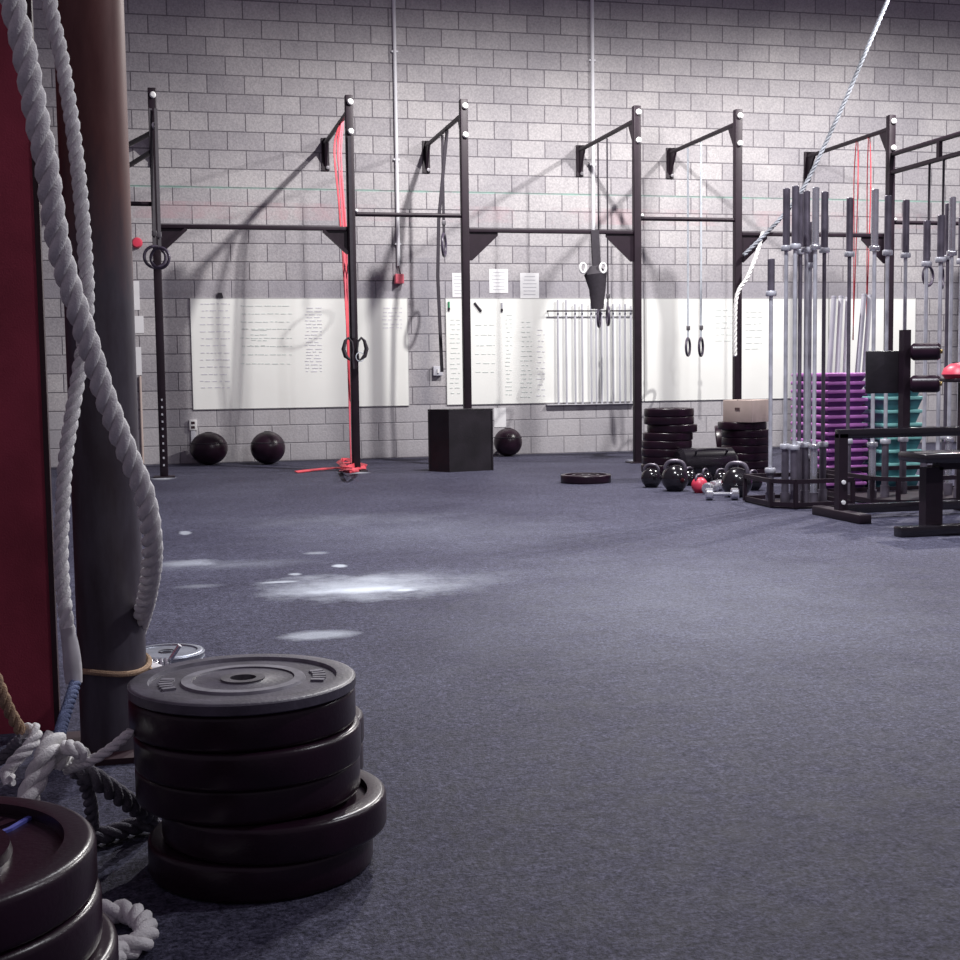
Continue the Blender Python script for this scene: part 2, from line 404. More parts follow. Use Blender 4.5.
q = onY(137, 243, WY); single('red_fire_bell', MB().lathe([(0,0),(.045,0),(.06,.02),(.045,.06),(0,.065)], 24, (q.x, WY-.001, q.z), False, axis=(0,-1,0)), M['redball'], 'small round red fixture on the wall right of the column', 'alarm', (q.x, WY-.001, q.z))
a = onY(140, 376, WY); b_ = onY(143, 458, WY)
single('wall_pipe', MB().cyl((a.x, WY-.02, a.z), (a.x, WY-.02, .02), .014), M['card'], 'thin rusty pipe running down the wall beside the round column', 'pipe', (a.x, WY-.02, .02))

# conduits and small fittings
def conduit(px, ptop, zbot, label, r):
    a = onY(px, ptop, WY-.03); t = thing('wall_conduit', label, 'conduit', (a.x, WY-.03, zbot))
    obj('pipe', MB().cyl((a.x, WY-.03, 6.8), (a.x, WY-.03, zbot), r), M['conduit'], t)
    for z in (zbot+.25, 3.4, 4.6): obj('strap_clamp', MB().box((a.x, WY-.018, z), (.075, .035, .02)), M['conduit'], t, smooth=0)
    return a.x, t
x1, cdt = conduit(396.5, 150, 2.2, 'white conduit on the wall ending in a small red box', .02)
q = onY(399, 279, WY-.05)
b1 = obj('red_box', MB().box((q.x, WY-.05, q.z), (.1, .1, .11), bev=.01), M['pinkband'], cdt); b1['label'] = 'small red pull box'
obj('drop_cord', MB().tube([(x1, WY-.03, 2.2), (x1+.02, WY-.04, q.z+.05)], .006, 8), M['strap'], cdt)
conduit(593, 150, 1.9, 'white conduit on the wall right of centre, behind the fourth bay', .022)
q = onY(193, 425, WY); ot = thing('wall_outlet', 'white power outlet low on the wall left of the balls', 'outlet', (q.x, WY, q.z-.06))
obj('cover_plate', MB().box((q.x, WY-.015, q.z), (.085, .03, .12), bev=.006), M['outletm'], ot)
for dz in (-.025, .025): obj('socket', MB().box((q.x, WY-.031, q.z+dz), (.04, .004, .028)), M['darkmetal'], ot, smooth=0)
obj('drop_conduit', MB().box((q.x, WY-.012, q.z/2), (.05, .024, q.z-.12)), M['greypvc'], ot, smooth=0)
q = onY(437, 371, WY); ot = thing('wall_switch', 'small pale switch box on the wall left of the third upright', 'switch', (q.x, WY, q.z-.06))
obj('switch_box', MB().box((q.x, WY-.03, q.z), (.11, .06, .11), bev=.008), M['greypvc'], ot)
obj('switch_lever', MB().box((q.x, WY-.068, q.z), (.02, .02, .045)), M['outletm'], ot)
q = onY(220, 297, WY); single('binder_clip', MB().prism([(q.x-.035, WY-.03, q.z-.01), (q.x+.035, WY-.03, q.z-.01), (q.x+.02, WY-.03, q.z+.045), (q.x-.02, WY-.03, q.z+.045)], (0, .03, 0)), M['strap'], 'black clip on top edge of the left whiteboard', 'clip', (q.x, WY-.02, q.z))
for (px, py, dx, m, lb) in ((449, 306, 0, 'green', 'green marker pen on the whiteboard left of the third upright'), (478, 307, .04, 'strap', 'slanting black marker pen on the whiteboard right of the third upright'), (502, 307, 0, 'greypvc', 'thin grey marker pen hanging near the top of the whiteboard')):
    q = onY(px, py, WY-.03); p0 = Vector((q.x-dx, WY-.025, q.z+.05)); p1 = Vector((q.x+dx, WY-.025, q.z-.05))
    mk = thing('marker_pen', lb, 'marker', p1)
    obj('barrel', MB().cyl(p0, p1.lerp(p0, .3), .012, 10), M[m], mk); obj('cap', MB().cyl(p1.lerp(p0, .3), p1, .014, 10), M['strap'], mk)

# ------------------------------------------------------------------ the rig
PX = [.0176, 1.894, 3.048, 4.886, 6.019, 7.818]
HT = 3.70; BZ = 3.56
rig = thing('pull_up_rig', 'black wall-mounted steel pull-up rig with six tall uprights', 'rig', (4, RY, 0))
up = []
PXall = PX + [9.03]
for i, x in enumerate(PXall):
    mb = MB(); mb.box((x, RY, HT/2+.004), (.078, .078, HT-.008), bev=.008)
    mb.mi = 1
    if i in (0,):
        for k in range(10): mb.box((x, RY-.043, .12+.07*k), (.016, .004, .02))
    u_ = obj('upright', mb, [M['rig'], M['greypvc']], rig); up.append(u_)
    obj('foot_plate', MB().box((x, RY, .006), (.2, .2, .012)), M['rig'], u_, smooth=0)
    for z in (3.63, 3.345):
        obj('bolt_cap', MB().lathe([(0,0),(.03,0),(.03,.012),(.02,.022),(0,.024)], 16, (x+.008, RY-.043, z), False, axis=(0,-1,0)), M['bolt'], u_)
    # bar to the wall, bracket and gusset
    if i < 6:
        obj('pull_up_bar', MB().cyl((x, RY+.04, BZ), (x, WY-.06, BZ), .024), M['rig'], rig)
        br = MB(); br.box((x, WY-.012, BZ-.12), (.085, .022, .36))
        br.prism([(x-.012, WY-.02, BZ+.06), (x-.012, WY-.20, BZ+.03), (x-.012, WY-.20, BZ-.03), (x-.012, WY-.02, BZ-.27)], (.024, 0, 0))
        b_ = obj('wall_bracket', br, M['rig'], rig, smooth=0)
        obj('bracket_bolt', MB().lathe([(0,0),(.02,0),(.02,.02),(0,.022)], 12, (x+.02, WY-.024, BZ-.27), False, axis=(0,-1,0)), M['steelhub'], b_)
        obj('gusset', MB().prism([(x-.01, RY+.04, BZ+.03), (x-.01, RY+.22, BZ), (x-.01, RY+.22, BZ-.03), (x-.01, RY+.04, BZ-.30)], (.02, 0, 0)), M['rig'], rig, smooth=0)
for i in range(6):
    xa, xb = PXall[i]+.04, PXall[i+1]-.04
    if i % 2 == 0:
        z = 2.405; obj('crossbar', MB().box(((xa+xb)/2, RY, z), (xb-xa, .05, .04), bev=.006), M['rig'], rig)
        for x, sg in ((xa, 1), (xb, -1)):
            g = .24 if i == 0 else .30
            mb = MB()
            if i == 0:   # strut style corner brace
                mb.prism([(x, RY-.006, z-.02), (x+sg*g, RY-.006, z-.02), (x, RY-.006, z-g)], (0, .012, 0)); mb.bar((x, RY-.01, z-g), (x+sg*g, RY-.01, z-.02), .05, .03)
            else: mb.prism([(x, RY-.01, z-.02), (x+sg*g, RY-.01, z-.02), (x+sg*g, RY-.01, z-.05), (x+sg*.03, RY-.01, z-g), (x, RY-.01, z-g)], (0, .02, 0))
            obj('gusset', mb, M['rig'], rig, smooth=0)
    else:
        z = 2.55; obj('crossbar', MB().cyl((xa-.02, RY, z), (xb+.02, RY, z), .022), M['rig'], rig)
        obj('bolt_cap', MB().sphere((xa+.01, RY-.03, z+.03), .018, seg=12, rings=8), M['bolt'], rig)
# short bars that run back from the left upright
for (pa, pb) in (((151, 133), (120, 149)), ((151, 152), (120, 171))):
    a = onY(*pa, RY); b_ = onY(*pb, 14.4); obj('brace_bar', MB().cyl(a, b_, .024), M['rig'], rig)
a = onY(150, 204, RY); obj('brace_bar', MB().cyl((PX[0], RY, a.z), (PX[0]-1.2, RY, a.z), .022), M['rig'], rig)
# two rails coming towards the room from the last upright
for (y0, y1, x1) in ((155, 135, 962), (173, 155, 962)):
    z = onY(897, y0, RY).z; obj('rail_bar', MB().cyl((PX[5], RY, z), (PX[5], 9.6, z), .026), M['rig'], rig)
    if y0 == 173: zl = z
    else: zh = z
obj('rail_spacer', MB().box((PX[5], 12.2, (zl+zh)/2), (.04, .05, zh-zl)), M['rig'], rig, smooth=0)
obj('upright', MB().box((PX[5], 9.6, 1.8), (.085, .085, 3.6)), M['rig'], rig, smooth=0)

# ------------------------------------------------------------------ things hanging on the rig
def torus_pts(c, r, n=28, nrm=0., sx=1., sz=1.):   # vertical ring, turned by nrm about z
    c = Vector(c); return [c + Vector((math.cos(a)*r*sx*math.cos(nrm), math.cos(a)*r*sx*math.sin(nrm), math.sin(a)*r*sz)) for a in (2*PI*k/n for k in range(n))]
def ring_thing(px, py, Y, turn, strap_to, label, m='wood', sm='strap', sw=.035, r=.1):
    c = onY(px, py, Y); t = thing('gymnastic_ring', label, 'gymnastic ring', (c.x, c.y, c.z-r), 0, 'gymnastic rings hanging from the rig')
    obj('ring', MB().tube(torus_pts(c, r, nrm=turn), .015, 10, closed=True), M[m], t)
    obj('strap', MB().ribbon([strap_to, (c.x, c.y, c.z+r-.005)], sw, .006, side=(.85, .5, 0)), M[sm], t)
    obj('strap_buckle', MB().box((c.x, c.y-.008, c.z+r+.12), (.045, .012, .05), bev=.003), M['steelhub'], t)
    return t
y_ = 13.02
ring_thing(155, 257, RY-.12, .15, (PX[0]-.02, RY-.06, 3.5), 'dark round ring at left hanging against the first upright', r=.1)
ring_thing(160, 258, RY-.2, -.5, (PX[0]+.03, RY-.07, 3.5), 'dark ring overlapping its twin in front of the first upright', r=.095)
yb = 13.9
ring_thing(444, 245, yfor(444, 245, PX[2]), 1.2, (PX[2], yfor(444, 245, PX[2]), BZ-.03), 'dark ring seen edge-on on a long strap left of the third upright', r=.12)
xr = PX[3]
ring_thing(599, 318, yfor(599, 318, PX[3]), 1.1, (PX[3], yfor(599, 318, PX[3]), BZ-.03), 'dark ring below the black strap bundle, seen nearly edge-on', sw=.02)
ring_thing(608, 316, yfor(608, 316, PX[3]), 1.36, (PX[3], yfor(608, 316, PX[3]), BZ-.03), 'thin edge-on ring just right of the strap bundle', sw=.02)
ring_thing(688, 347, yfor(688, 347, PX[4]), .95, (PX[4], yfor(688, 347, PX[4]), BZ-.03), 'left ring of the pair hanging on pale straps before a blank whiteboard', sm='greystrap', sw=.03, r=.1)
ring_thing(701, 347, yfor(701, 347, PX[4]), .95, (PX[4], yfor(701, 347, PX[4]), BZ-.03), 'right ring of the pair hanging on pale straps before a blank whiteboard', sm='greystrap', sw=.03, r=.1)
ring_thing(928, 276, yfor(928, 276, PX[5]), .5, (PX[5], yfor(928, 276, PX[5]), zl-.02), 'dark ring at far right hanging on a black strap behind the barbells', sw=.045, r=.1)
ring_thing(942, 278, yfor(942, 278, PX[5]), .9, (PX[5], yfor(942, 278, PX[5]), zl-.02), 'second dark ring at far right, closer to the picture edge', sw=.045, r=.1)
# long black strap/rope hanging beside third upright
a = onY(440, 140, 13.9); b_ = onY(442, 372, 13.9)
s_ = thing('hanging_strap', 'long thin black strap hanging left of the third upright to knee height', 'strap', (b_.x, b_.y, b_.z), 0)
obj('webbing', MB().ribbon([(PX[2], 13.9, BZ-.02), (b_.x-.01, 13.9, 2.6), (b_.x-.03, 13.9, 2.0), (b_.x, 13.9, b_.z)], .045, .006, (.8, .5, 0)), M['strap'], s_)
# black bundle of folded straps with chrome carabiners
c0 = onY(594, 236, RY); c1 = onY(597, 268, RY-.05); c2 = onY(597, 309, RY-.05)
bn = thing('strap_bundle', 'thick black bundle of straps with bright carabiners hanging from the crossbar', 'strap bundle', (c2.x, c2.y, c2.z))
obj('hanger', MB().ribbon([(c0.x, RY-.02, 2.42), (c1.x, RY-.04, c1.z)], .085, .03), M['strap'], bn)
w0 = .15
obj('folded_straps', MB().tube([(c1.x-.03, RY-.06, c1.z+.02), (c1.x-.02, RY-.06, c1.z-.06), (c1.x, RY-.06, c1.z-.22), (c2.x, RY-.06, c2.z+.08), (c2.x, RY-.06, c2.z)], [.05, .125, .09, .075, .068], 16, sx=1., sy_=.6), M['strap'], bn)
for px in (583, 603):
    q = onY(px, 268, RY-.12); obj('carabiner', MB().tube(torus_pts(q, .032, 16, 0, 1, 1.5), .013, 8, closed=True), M['bolt'], bn)
# suspension handles on upright 2
c = onY(355, 348, RY-.1)
st = thing('suspension_trainer', 'black suspension straps with two looped handles on the second upright', 'suspension trainer', (c.x, RY-.1, c.z-.25))
obj('anchor_strap', MB().ribbon([(PX[1]-.01, RY-.055, 3.3), (PX[1]-.01, RY-.06, c.z+.1)], .03, .006), M['strap'], st)
for sg, mm in ((-1, 'strap'), (1, 'strap')):
    q = c + Vector((sg*.065, 0, 0))
    h = obj('handle', MB().tube([q+Vector((0,0,.10)), q+Vector((sg*.03,0,.07)), q+Vector((sg*.05,0,-.01)), q+Vector((sg*.03,0,-.08)), q+Vector((-sg*.03,0,-.13)), q+Vector((-sg*.045,0,-.02)), q+Vector((-sg*.035,0,.06))], [.013,.016,.022,.022,.016,.012,.012], 10, closed=True), M[mm], st)
q = onY(360, 357, RY-.12); obj('foot_cradle', MB().tube(torus_pts(q, .045, 20, .3), .005, 6, closed=True), M['greystrap'], st)
q = onY(353, 366, RY-.12); obj('strap_tail', MB().ribbon([(q.x, q.y, q.z+.12), (q.x+.01, q.y, q.z-.03)], .02, .005), M['strap'], st)
# resistance bands
def band(pts, label, w=.035, m='band', split=.04, grp='resistance bands looped over the bars'):
    t = thing('resistance_band', label, 'resistance band', pts[-1], 0, grp)
    for sg in (-1, 1):
        obj('band_strand', MB().ribbon(spline([Vector(p)+Vector((sg*split/2*math.sin(PI*min(1, .15+i/(len(pts)-1))), sg*.004, 0)) for i, p in enumerate(pts)], 6), w*.6, .006, (.9, .4, 0)), M[m], t)
    return t
yB = 13.75; zb = BZ-.02
band([(PX[1], yB, zb)] + [onY(x, y, yB-.1*k) for k, (x, y) in enumerate(((336, 150), (341, 205), (345, 270), (348, 340)))] + [onY(351, 400, 13.5)], 'red resistance band hanging from the bar behind the second upright', .035, 'band')
band([(PX[1], 13.6, zb)] + [onY(x, y, 13.5) for (x, y) in ((340, 160), (345, 235), (347, 300), (349, 372), (350, 430), (351, 462))], 'pink resistance band reaching down to the floor at the second upright', .026, 'pinkband', .03)
a1 = yfor(856, 250, PX[5]); a2 = yfor(868, 250, PX[5])
band([(PX[5], a1, zb), onY(856, 180, a1), onY(855, 250, a1), onY(853, 340, a1)], 'left red band hanging from the bar above the barbells', .02, 'band', .055)
band([(PX[5], a2, zb), onY(869, 180, a2), onY(868, 250, a2), onY(866, 335, a2)], 'right red band hanging from the bar above the barbells', .02, 'band', .05)
# red band tangled on the floor by the second upright
fl = [onZ(x, y, .012) for x, y in ((296, 472), (318, 470), (338, 469), (352, 471), (366, 469), (355, 466), (340, 466), (346, 463), (356, 469), (346, 472), (338, 467))]
fl = [Vector((p.x, p.y, .012+.006*k)) for k, p in enumerate(fl)]
t = thing('resistance_band', 'red band lying tangled on the floor at the second upright', 'resistance band', (fl[4].x, fl[4].y, 0))
obj('loose_band', MB().ribbon(spline(fl, 6), .045, .008, (.3, 1, .2)), M['band'], t)
obj('bunched_band', MB().tube(spline([onZ(x, y, z) for x, y, z in ((341, 471, .02), (347, 470, .09), (353, 470, .11), (358, 470, .04), (350, 471, .05), (343, 470, .03))], 5), .022, 8, sx=1, sy_=.35), M['band'], t)

# climbing rope pulled over to the fifth upright, and the loose white rope there
def rope_thing(name, label, path, r, m, loc=None, **k):
    t = thing(name, label, 'rope', loc or path[-1]); obj('rope_body', rope_mb(path, r, **k), M[m], t, smooth=60); return t
pA = [(900, -30, 12.2), (887, 2, 12.3), (863, 58, 12.5), (840, 112, 12.7), (805, 185, 12.9), (780, 219, 12.98), (744, 255, 13.04)]
rope_thing('climbing_rope', 'long pale climbing rope slanting from upper right to the fifth upright', [onY(*p) for p in pA], .024, 'slantrope', pitch=.16, step=.03)
pB = [(763, 232, 13.05), (756, 256, 13.0), (747, 278, 12.98), (740, 288, 12.98), (736, 300, 12.98), (735, 325, 12.98), (735, 356, 12.98)]
rope_thing('white_rope', 'short white rope draped down over the fifth upright', [onY(*p) for p in pB], .024, 'rope', pitch=.16, step=.03)

# ------------------------------------------------------------------ pipes on a wall holder
a, b_ = onY(547, 311, WY-.09), onY(636, 312, WY-.09)
ph = thing('pipe_holder', 'thin black rail across the whiteboard holding upright pipes', 'rail', ((a.x+b_.x)/2, WY-.05, a.z))
obj('rail', MB().cyl((a.x, WY-.09, a.z), (b_.x, WY-.09, a.z), .009, 10), M['strap'], ph)
for x in (a.x+.03, b_.x-.03): obj('standoff', MB().cyl((x, WY-.011, a.z), (x, WY-.09, a.z), .008, 8), M['strap'], ph)
px_l = [557.7, 566, 575, 582, 591, 596, 601.5, 607, 613, 619.6, 625, 630.6]; tops_ = [300, 300, 304, 304, 303, 305, 304, 302, 304, 304, 304, 306]
proto = None
for i, (px, pt) in enumerate(zip(px_l, tops_)):
    q = onY(px, pt, WY-.045); z0 = .585
    lb = 'slim grey pipe standing upright before the whiteboard, one of twelve in a row'
    r_ = thing('plastic_pipe', lb, 'pipe', (q.x, WY-.045, z0), 0, 'slim pipes in the wall holder')
    obj('tube', MB().cyl((q.x, WY-.045, z0), (q.x, WY-.045, q.z), .0125, 10), M['greypvc'], r_)
# ledge the pipes stand on
obj('ledge', MB().box(((a.x+b_.x)/2, WY-.031, .581), (b_.x-a.x, .06, .006)), M['pvc'], ph, smooth=0)

# ------------------------------------------------------------------ balls and box against the wall
def ball(px, py, r, Y, label, m='rubber', sq=1.):
    X = onY(px, py, Y).x
    t = thing('medicine_ball', label, 'ball', (X, Y, 0), 0, 'black balls along the wall')
    obj('ball_shell', MB().sphere((X, Y, r*sq), r, sq, 40, 24), M[m], t)
    obj('seam', MB().tube([Vector((X, Y, r*sq)) + Vector((math.cos(a)*r*.94, math.sin(a)*r*.94, r*sq*.33)) for a in (2*PI*k/48 for k in range(48))], .006, 6, closed=True), M['strap'], t)
    obj('valve_disc', MB().lathe([(0,0),(.04,0),(.035,.004),(0,.005)], 20, (X, Y, 2*r*sq-.003), False), M['strap'], t)
ball(209, 452, .205, 14.78, 'black medicine ball by the outlet, leftmost ball', sq=.88)
ball(268, 452, .19, 14.6, 'black medicine ball second from left, with a scuffed top', 'rubber', sq=.95)
ball(508, 441, .165, 14.78, 'smaller black ball right of the black box')
# black plyo box, corner towards the viewer
zt = .62
p_l, p_c, p_r = onZ(428, 461), onZ(450, 466), onZ(493, 463)
YB = p_c.y
w = .43; d = .5
cxB = p_c.x
bx = thing('plyo_box', 'black wooden jump box standing in front of the third upright', 'box', (cxB, YB, 0))
dl = Vector((-.62, .62, 0)); 
A = Vector((onY(449.5, 466, 12.62).x, 12.62, 0)); L = Vector((onY(428.5, 462, 12.86).x, 12.86, 0)); Rr = Vector((onY(493.5, 464, 12.72).x, 12.72, 0)); Bk = L + Rr - A
bxo = bx; bx.location = (A.x, A.y, 0); hz = .615
for nm, (p, q_) in (('side_panel', (A, L)), ('front_panel', (A, Rr)), ('side_panel', (Rr, Bk)), ('back_panel', (L, Bk))):
    n_ = (q_-p).normalized(); inn = Vector((-n_.y, n_.x, 0)); ctr = (A+Bk)/2
    if (ctr-p).dot(inn) < 0: inn = -inn
    obj(nm, MB().prism([p, q_, q_+Vector((0,0,hz-.019)), p+Vector((0,0,hz-.019))], inn*.018), M['box'], bx, smooth=0)
obj('top_panel', MB().prism([A+Vector((0,0,hz-.018)), Rr+Vector((0,0,hz-.018)), Bk+Vector((0,0,hz-.018)), L+Vector((0,0,hz-.018))], (0,0,.018)), M['box'], bx, smooth=0)
h_ = A.lerp(L, .5); hn = (L-A).normalized(); on = Vector((hn.y, -hn.x, 0)); on = on if on.dot(A-Bk) > 0 else -on

# ------------------------------------------------------------------ bumper plates
def plate_proto(Rp=.225, T=.066, dusty=False, marks=True, name='bumper_plate', m='rubber', hubm='steelhub'):
    root = thing(name, 'black bumper plate', 'weight plate')
    h = T; b = min(.011, T*.3); s_ = .006
    top = [(.027, h-.004), (.045, h-.004), (.047, h-.010), (.100, h-.010), (.102, h-.002), (.122, h-.002), (.125, h-.014), (Rp*.82, h-.014), (Rp*.83, h), (Rp-b, h), (Rp-b*.5, h-b*.13), (Rp-b*.13, h-b*.5), (Rp, h-b)]
    k = Rp/.225
    if T < .04: top = [(r, z if z > h-.005 else h-(h-z)*.5) for r, z in top]
    top = [(r*k if r < Rp*.75 else r, z) for r, z in top]
    bot = [(r, h-z) for r, z in reversed(top)]
    lb_ = MB().lathe(top + bot, 96)
    for f in lb_.bm.faces:
        q_ = f.calc_center_median(); rr_ = math.hypot(q_.x, q_.y)
        if dusty and (.101 < rr_ < .126 or .179 < rr_ < .186): f.material_index = 1
    mz = h - (.007 if T < .04 else .014)
    if marks:
        lb_.mi = 1 if dusty else 0
        for a0 in (.55, 3.6):
            for j in range(5):
                a = a0 + j*.13; r = .152*k
                lb_.box((math.cos(a)*r, math.sin(a)*r, mz+.002), (.026, .009 if j % 2 else .014, .005), a)
    obj('plate_body', lb_, [M['rubber_dust' if dusty else m], M['worn']], root, False)
    mb = MB().lathe([(.0255, .001), (.0255, h-.001), (.044*k, h-.001), (.044*k, h-.006), (.03, h-.006), (.03, .006), (.044*k, .006), (.044*k, .001)], 40)
    obj('hub_insert', mb, M[hubm], root, False)
    return root
P_thick = plate_proto(Rp=.221, T=.0705); P_thin = plate_proto(Rp=.221, T=.024, dusty=True)
used = {}
def plate(proto, x, y, z, label, grp, tilt=(0,0,None)):
    rz = tilt[2] if tilt[2] is not None else random.uniform(0, 6.2)
    key = proto.name
    if key in used: r = dup(proto, (x, y, z), (tilt[0], tilt[1], rz), label, grp)
    else:
        used[key] = 1; r = proto; r.location = (x, y, z); r.rotation_euler = (tilt[0], tilt[1], rz); r['label'] = label; r['group'] = grp
    return r
G = 'bumper plates in the tall stack in front of the column'
SX, SY = .142, 2.60
T = .0705
zz = 0.
for k, (dx, dy, lb) in enumerate(((.032, .0, 'lowest black bumper plate, on the floor, in the tall stack by the column'),
        (.06, -.005, 'glossy-rimmed bumper plate jutting right, second from the bottom of the tall stack'),
        (.012, .02, 'black bumper plate third from the bottom of the tall stack by the column'),
        (.012, .0, 'black bumper plate third from the top of the tall stack by the column'),
        (.004, .01, 'black bumper plate directly under the thin top one of the tall stack'))):
    plate(P_thick, SX+dx-.004, SY+dy, zz, lb, G); zz += T
plate(P_thin, SX, SY, zz, 'thin dusty bumper plate topmost on the tall stack by the column', G, (0, 0, 2.35))
# low pair behind the tall stack
q = dep(272, 735, 3.22)
for k in range(2):
    plate(P_thick, q.x+.003*k, q.y, k*T, ('lower' if k == 0 else 'upper') + ' black bumper plate of the low pair peeking out behind the tall stack', 'low pair of plates behind the tall stack')
# near stack at the lower left
LX, LY = -.32, 1.68
P_left = plate_proto(Rp=.225, T=.0662); TL = .0662
G2 = 'plates in the near stack at lower left'
for k, (dx, lb) in enumerate(((.0, 'lowest plate of the cropped near stack at lower left'), (.02, 'second plate from the floor in the cropped near stack at lower left'), (.012, 'third plate from the floor in the cropped near stack at lower left'),
        (.022, 'third plate from the top in the cropped near stack at lower left'), (.004, 'plate just under the top one of the near stack at lower left'), (0, 'top black plate with a blue chalk stroke, near stack at lower left'))):
    r = plate(P_left, LX+dx, LY, k*TL, lb, G2, (0,0,1.+k*.5))
bpts = [onZ(x, y, 6*TL) for x, y in ((-3, 825), (10, 820), (22, 813), (31, 808))]
rl = Matrix.Rotation(-r.rotation_euler.z, 4, 'Z')
obj('chalk_stroke', MB().ribbon([rl @ (Vector((p.x-r.location.x, p.y-r.location.y, TL-.012))) for p in bpts], .007, .004, (0,1,0)), M['bluechalk'], r, False, smooth=0)['label'] = 'blue chalk stroke'
# small steel plates and a bright collar by the column
P_small = plate_proto(Rp=.122, T=.03, name='change_plate', m='iron', marks=False); P_small['label'] = 'x'
q = onZ(166, 672)
for k in range(2):
    plate(P_small, q.x+.004*k, q.y+.06, k*.0302, ('bottom', 'top')[k] + ' small grey iron plate of the little pile right of the column base', 'small iron plates by the column')
q2 = onZ(158, 675, .0)
q2 = Vector((q2.x-.005, q2.y-.13, 0)); q2 = onZ(157, 679)
clp = thing('spring_collar', 'bright chrome spring collar beside the small iron plates', 'collar', (q2.x, q2.y, 0))
cl = []
for k in range(60):
    a = k*2*PI/14; cl.append(Vector((q2.x-.02+.0011*k, q2.y+math.cos(a)*.028, .034+math.sin(a)*.028)))
obj('spring_coil', MB().tube(cl, .006, 8), M['chrome'], clp)
for sg in (0, 59): obj('grip', MB().tube([cl[sg], cl[sg]+Vector((.0+(.03 if sg else -.01), -.01, .045))], .0075, 8), M['chrome'], clp)
q3 = onZ(146, 684); single('chalk_block', MB().box((q3.x, q3.y, .03), (.1, .07, .06), .4, .012), M['tape'], 'white chalk block on the floor against the right side of the column', 'chalk', (q3.x, q3.y, 0))

# ------------------------------------------------------------------ foreground ropes
def P3(L): return [dep(x, y, t) for x, y, t in L]
main = P3([(9, -30, 2.5), (12, 0, 2.52), (24, 50, 2.55), (38, 125, 2.6), (46, 162, 2.62), (57, 238, 2.68), (67, 277, 2.72), (75, 302, 2.74), (91, 352, 2.8), (107, 402, 2.86), (127, 452, 2.93), (143, 490, 2.99), (151, 530, 3.06), (152, 560, 3.14), (149, 585, 3.24), (143, 612, 3.38), (134, 636, 3.52), (120, 650, 3.62)])
t = thing('climbing_rope', 'thick white twisted rope crossing in front of the column and curling behind it', 'rope', main[-1])
obj('rope_body', rope_mb(main, .0255), M['rope'], t, smooth=60)
sec = P3([(46, -30, 3.0), (51, 10, 3.0), (60, 50, 3.02), (67, 90, 3.03), (73, 130, 3.04), (78, 170, 3.05), (82, 212, 3.06), (85, 252, 3.07), (87, 298, 3.08), (84, 340, 3.09), (79, 372, 3.1), (72, 415, 3.1), (66, 455, 3.1), (63, 500, 3.1), (61, 550, 3.1), (63, 590, 3.1), (67, 625, 3.1), (71, 650, 3.1)])
t = thing('climbing_rope', 'thinner white rope with taped end hanging left of the column', 'rope', sec[-1])
obj('rope_body', rope_mb(sec, .0182), M['rope'], t, smooth=60)
tp = P3([(67, 628, 3.095), (71, 650, 3.095), (74, 683, 3.095)])
obj('taped_end', MB().tube(spline(tp, 4), [.016, .017, .018, .019, .0195, .0205, .021, .0205, .019], 16), M['tape'], t)
bl = P3([(75, 684, 3.08), (70, 700, 3.0), (63, 722, 2.9), (56, 746, 2.75), (48, 758, 2.62)])
rope_thing('blue_cord', 'dark blue cord running from the taped rope end down to the knot', bl, .014, 'bluerope')
kn = P3([(55, 738, 2.52), (46, 756, 2.47), (37, 776, 2.46), (28, 800, 2.44), (18, 840, 2.42), (12, 878, 2.38)])
rope_thing('thick_rope', 'thick white twisted rope end poking up behind the near stack of plates', kn, .023, 'rope')
k2 = P3([(60, 768, 2.5), (64, 750, 2.5), (72, 748, 2.46), (82, 754, 2.46), (80, 762, 2.5), (68, 764, 2.54), (60, 754, 2.56)])
rope_thing('knotted_rope', 'bunched white knot right of the thick rope end', k2, .0155, 'rope')
th = P3([(66, 770, 2.52), (78, 764, 2.48), (92, 760, 2.46), (110, 749, 2.47), (131, 732, 2.5)])
rope_thing('thin_rope', 'thin white rope tail sticking out right toward the stack of plates', th, .0105, 'rope')
mn = P3([(-14, 655, 2.35), (0, 688, 2.35), (10, 712, 2.36), (21, 731, 2.38)])
rope_thing('manila_cord', 'tan cord coming in at the left edge above the knot', mn, .0115, 'manila')
m2 = P3([(20, 733, 2.4), (33, 728, 2.4), (35, 738, 2.38), (26, 750, 2.36), (15, 761, 2.35), (7, 772, 2.35), (10, 782, 2.33)])
rope_thing('thin_rope', 'pale thin rope looping down left of the thick rope end', m2, .0125, 'rope')
m3 = P3([(-10, 765, 2.5), (2, 758, 2.5), (12, 748, 2.5), (22, 738, 2.46)])
rope_thing('thin_rope', 'dull green-grey cord at the left edge behind the pale loop', m3, .012, 'greyshaderope')
g1 = P3([(74, 768, 2.6), (86, 772, 2.6), (100, 782, 2.62), (116, 793, 2.66), (134, 806, 2.72), (150, 815, 2.8)])
rope_thing('grey_shaded_rope', 'shaded thick rope running from the knot toward the tall stack', g1, .021, 'greyshaderope')  # rope in shade, darkened by its own material colour
g0 = P3([(82, 775, 2.62), (90, 800, 2.68), (93, 835, 2.74)])
rope_thing('grey_shaded_rope', 'shaded thick rope hanging straight down from the knot', g0, .015, 'greyshaderope')
g2 = [onZ(x, y, .022) for x, y in ((60, 846), (90, 838), (112, 833), (135, 826), (158, 822))]
rope_thing('grey_shaded_rope', 'shaded rope lying on the floor between the two stacks', g2, .02, 'greyshaderope')
fr = [onZ(x, y, .024) for x, y in ((60, 905), (88, 908), (108, 912), (128, 912), (143, 922), (146, 936), (134, 946), (118, 950), (106, 975), (100, 1000))]
rope_thing('thick_rope', 'thick white rope loop on the floor beside the near stack', fr, .0215, 'rope')
oc = [Vector((CX+math.cos(a)*.094, CY+math.sin(a)*.094, .20+.008*math.sin(2*a)+.004*a)) for a in (2*PI*k/40 for k in range(44))]
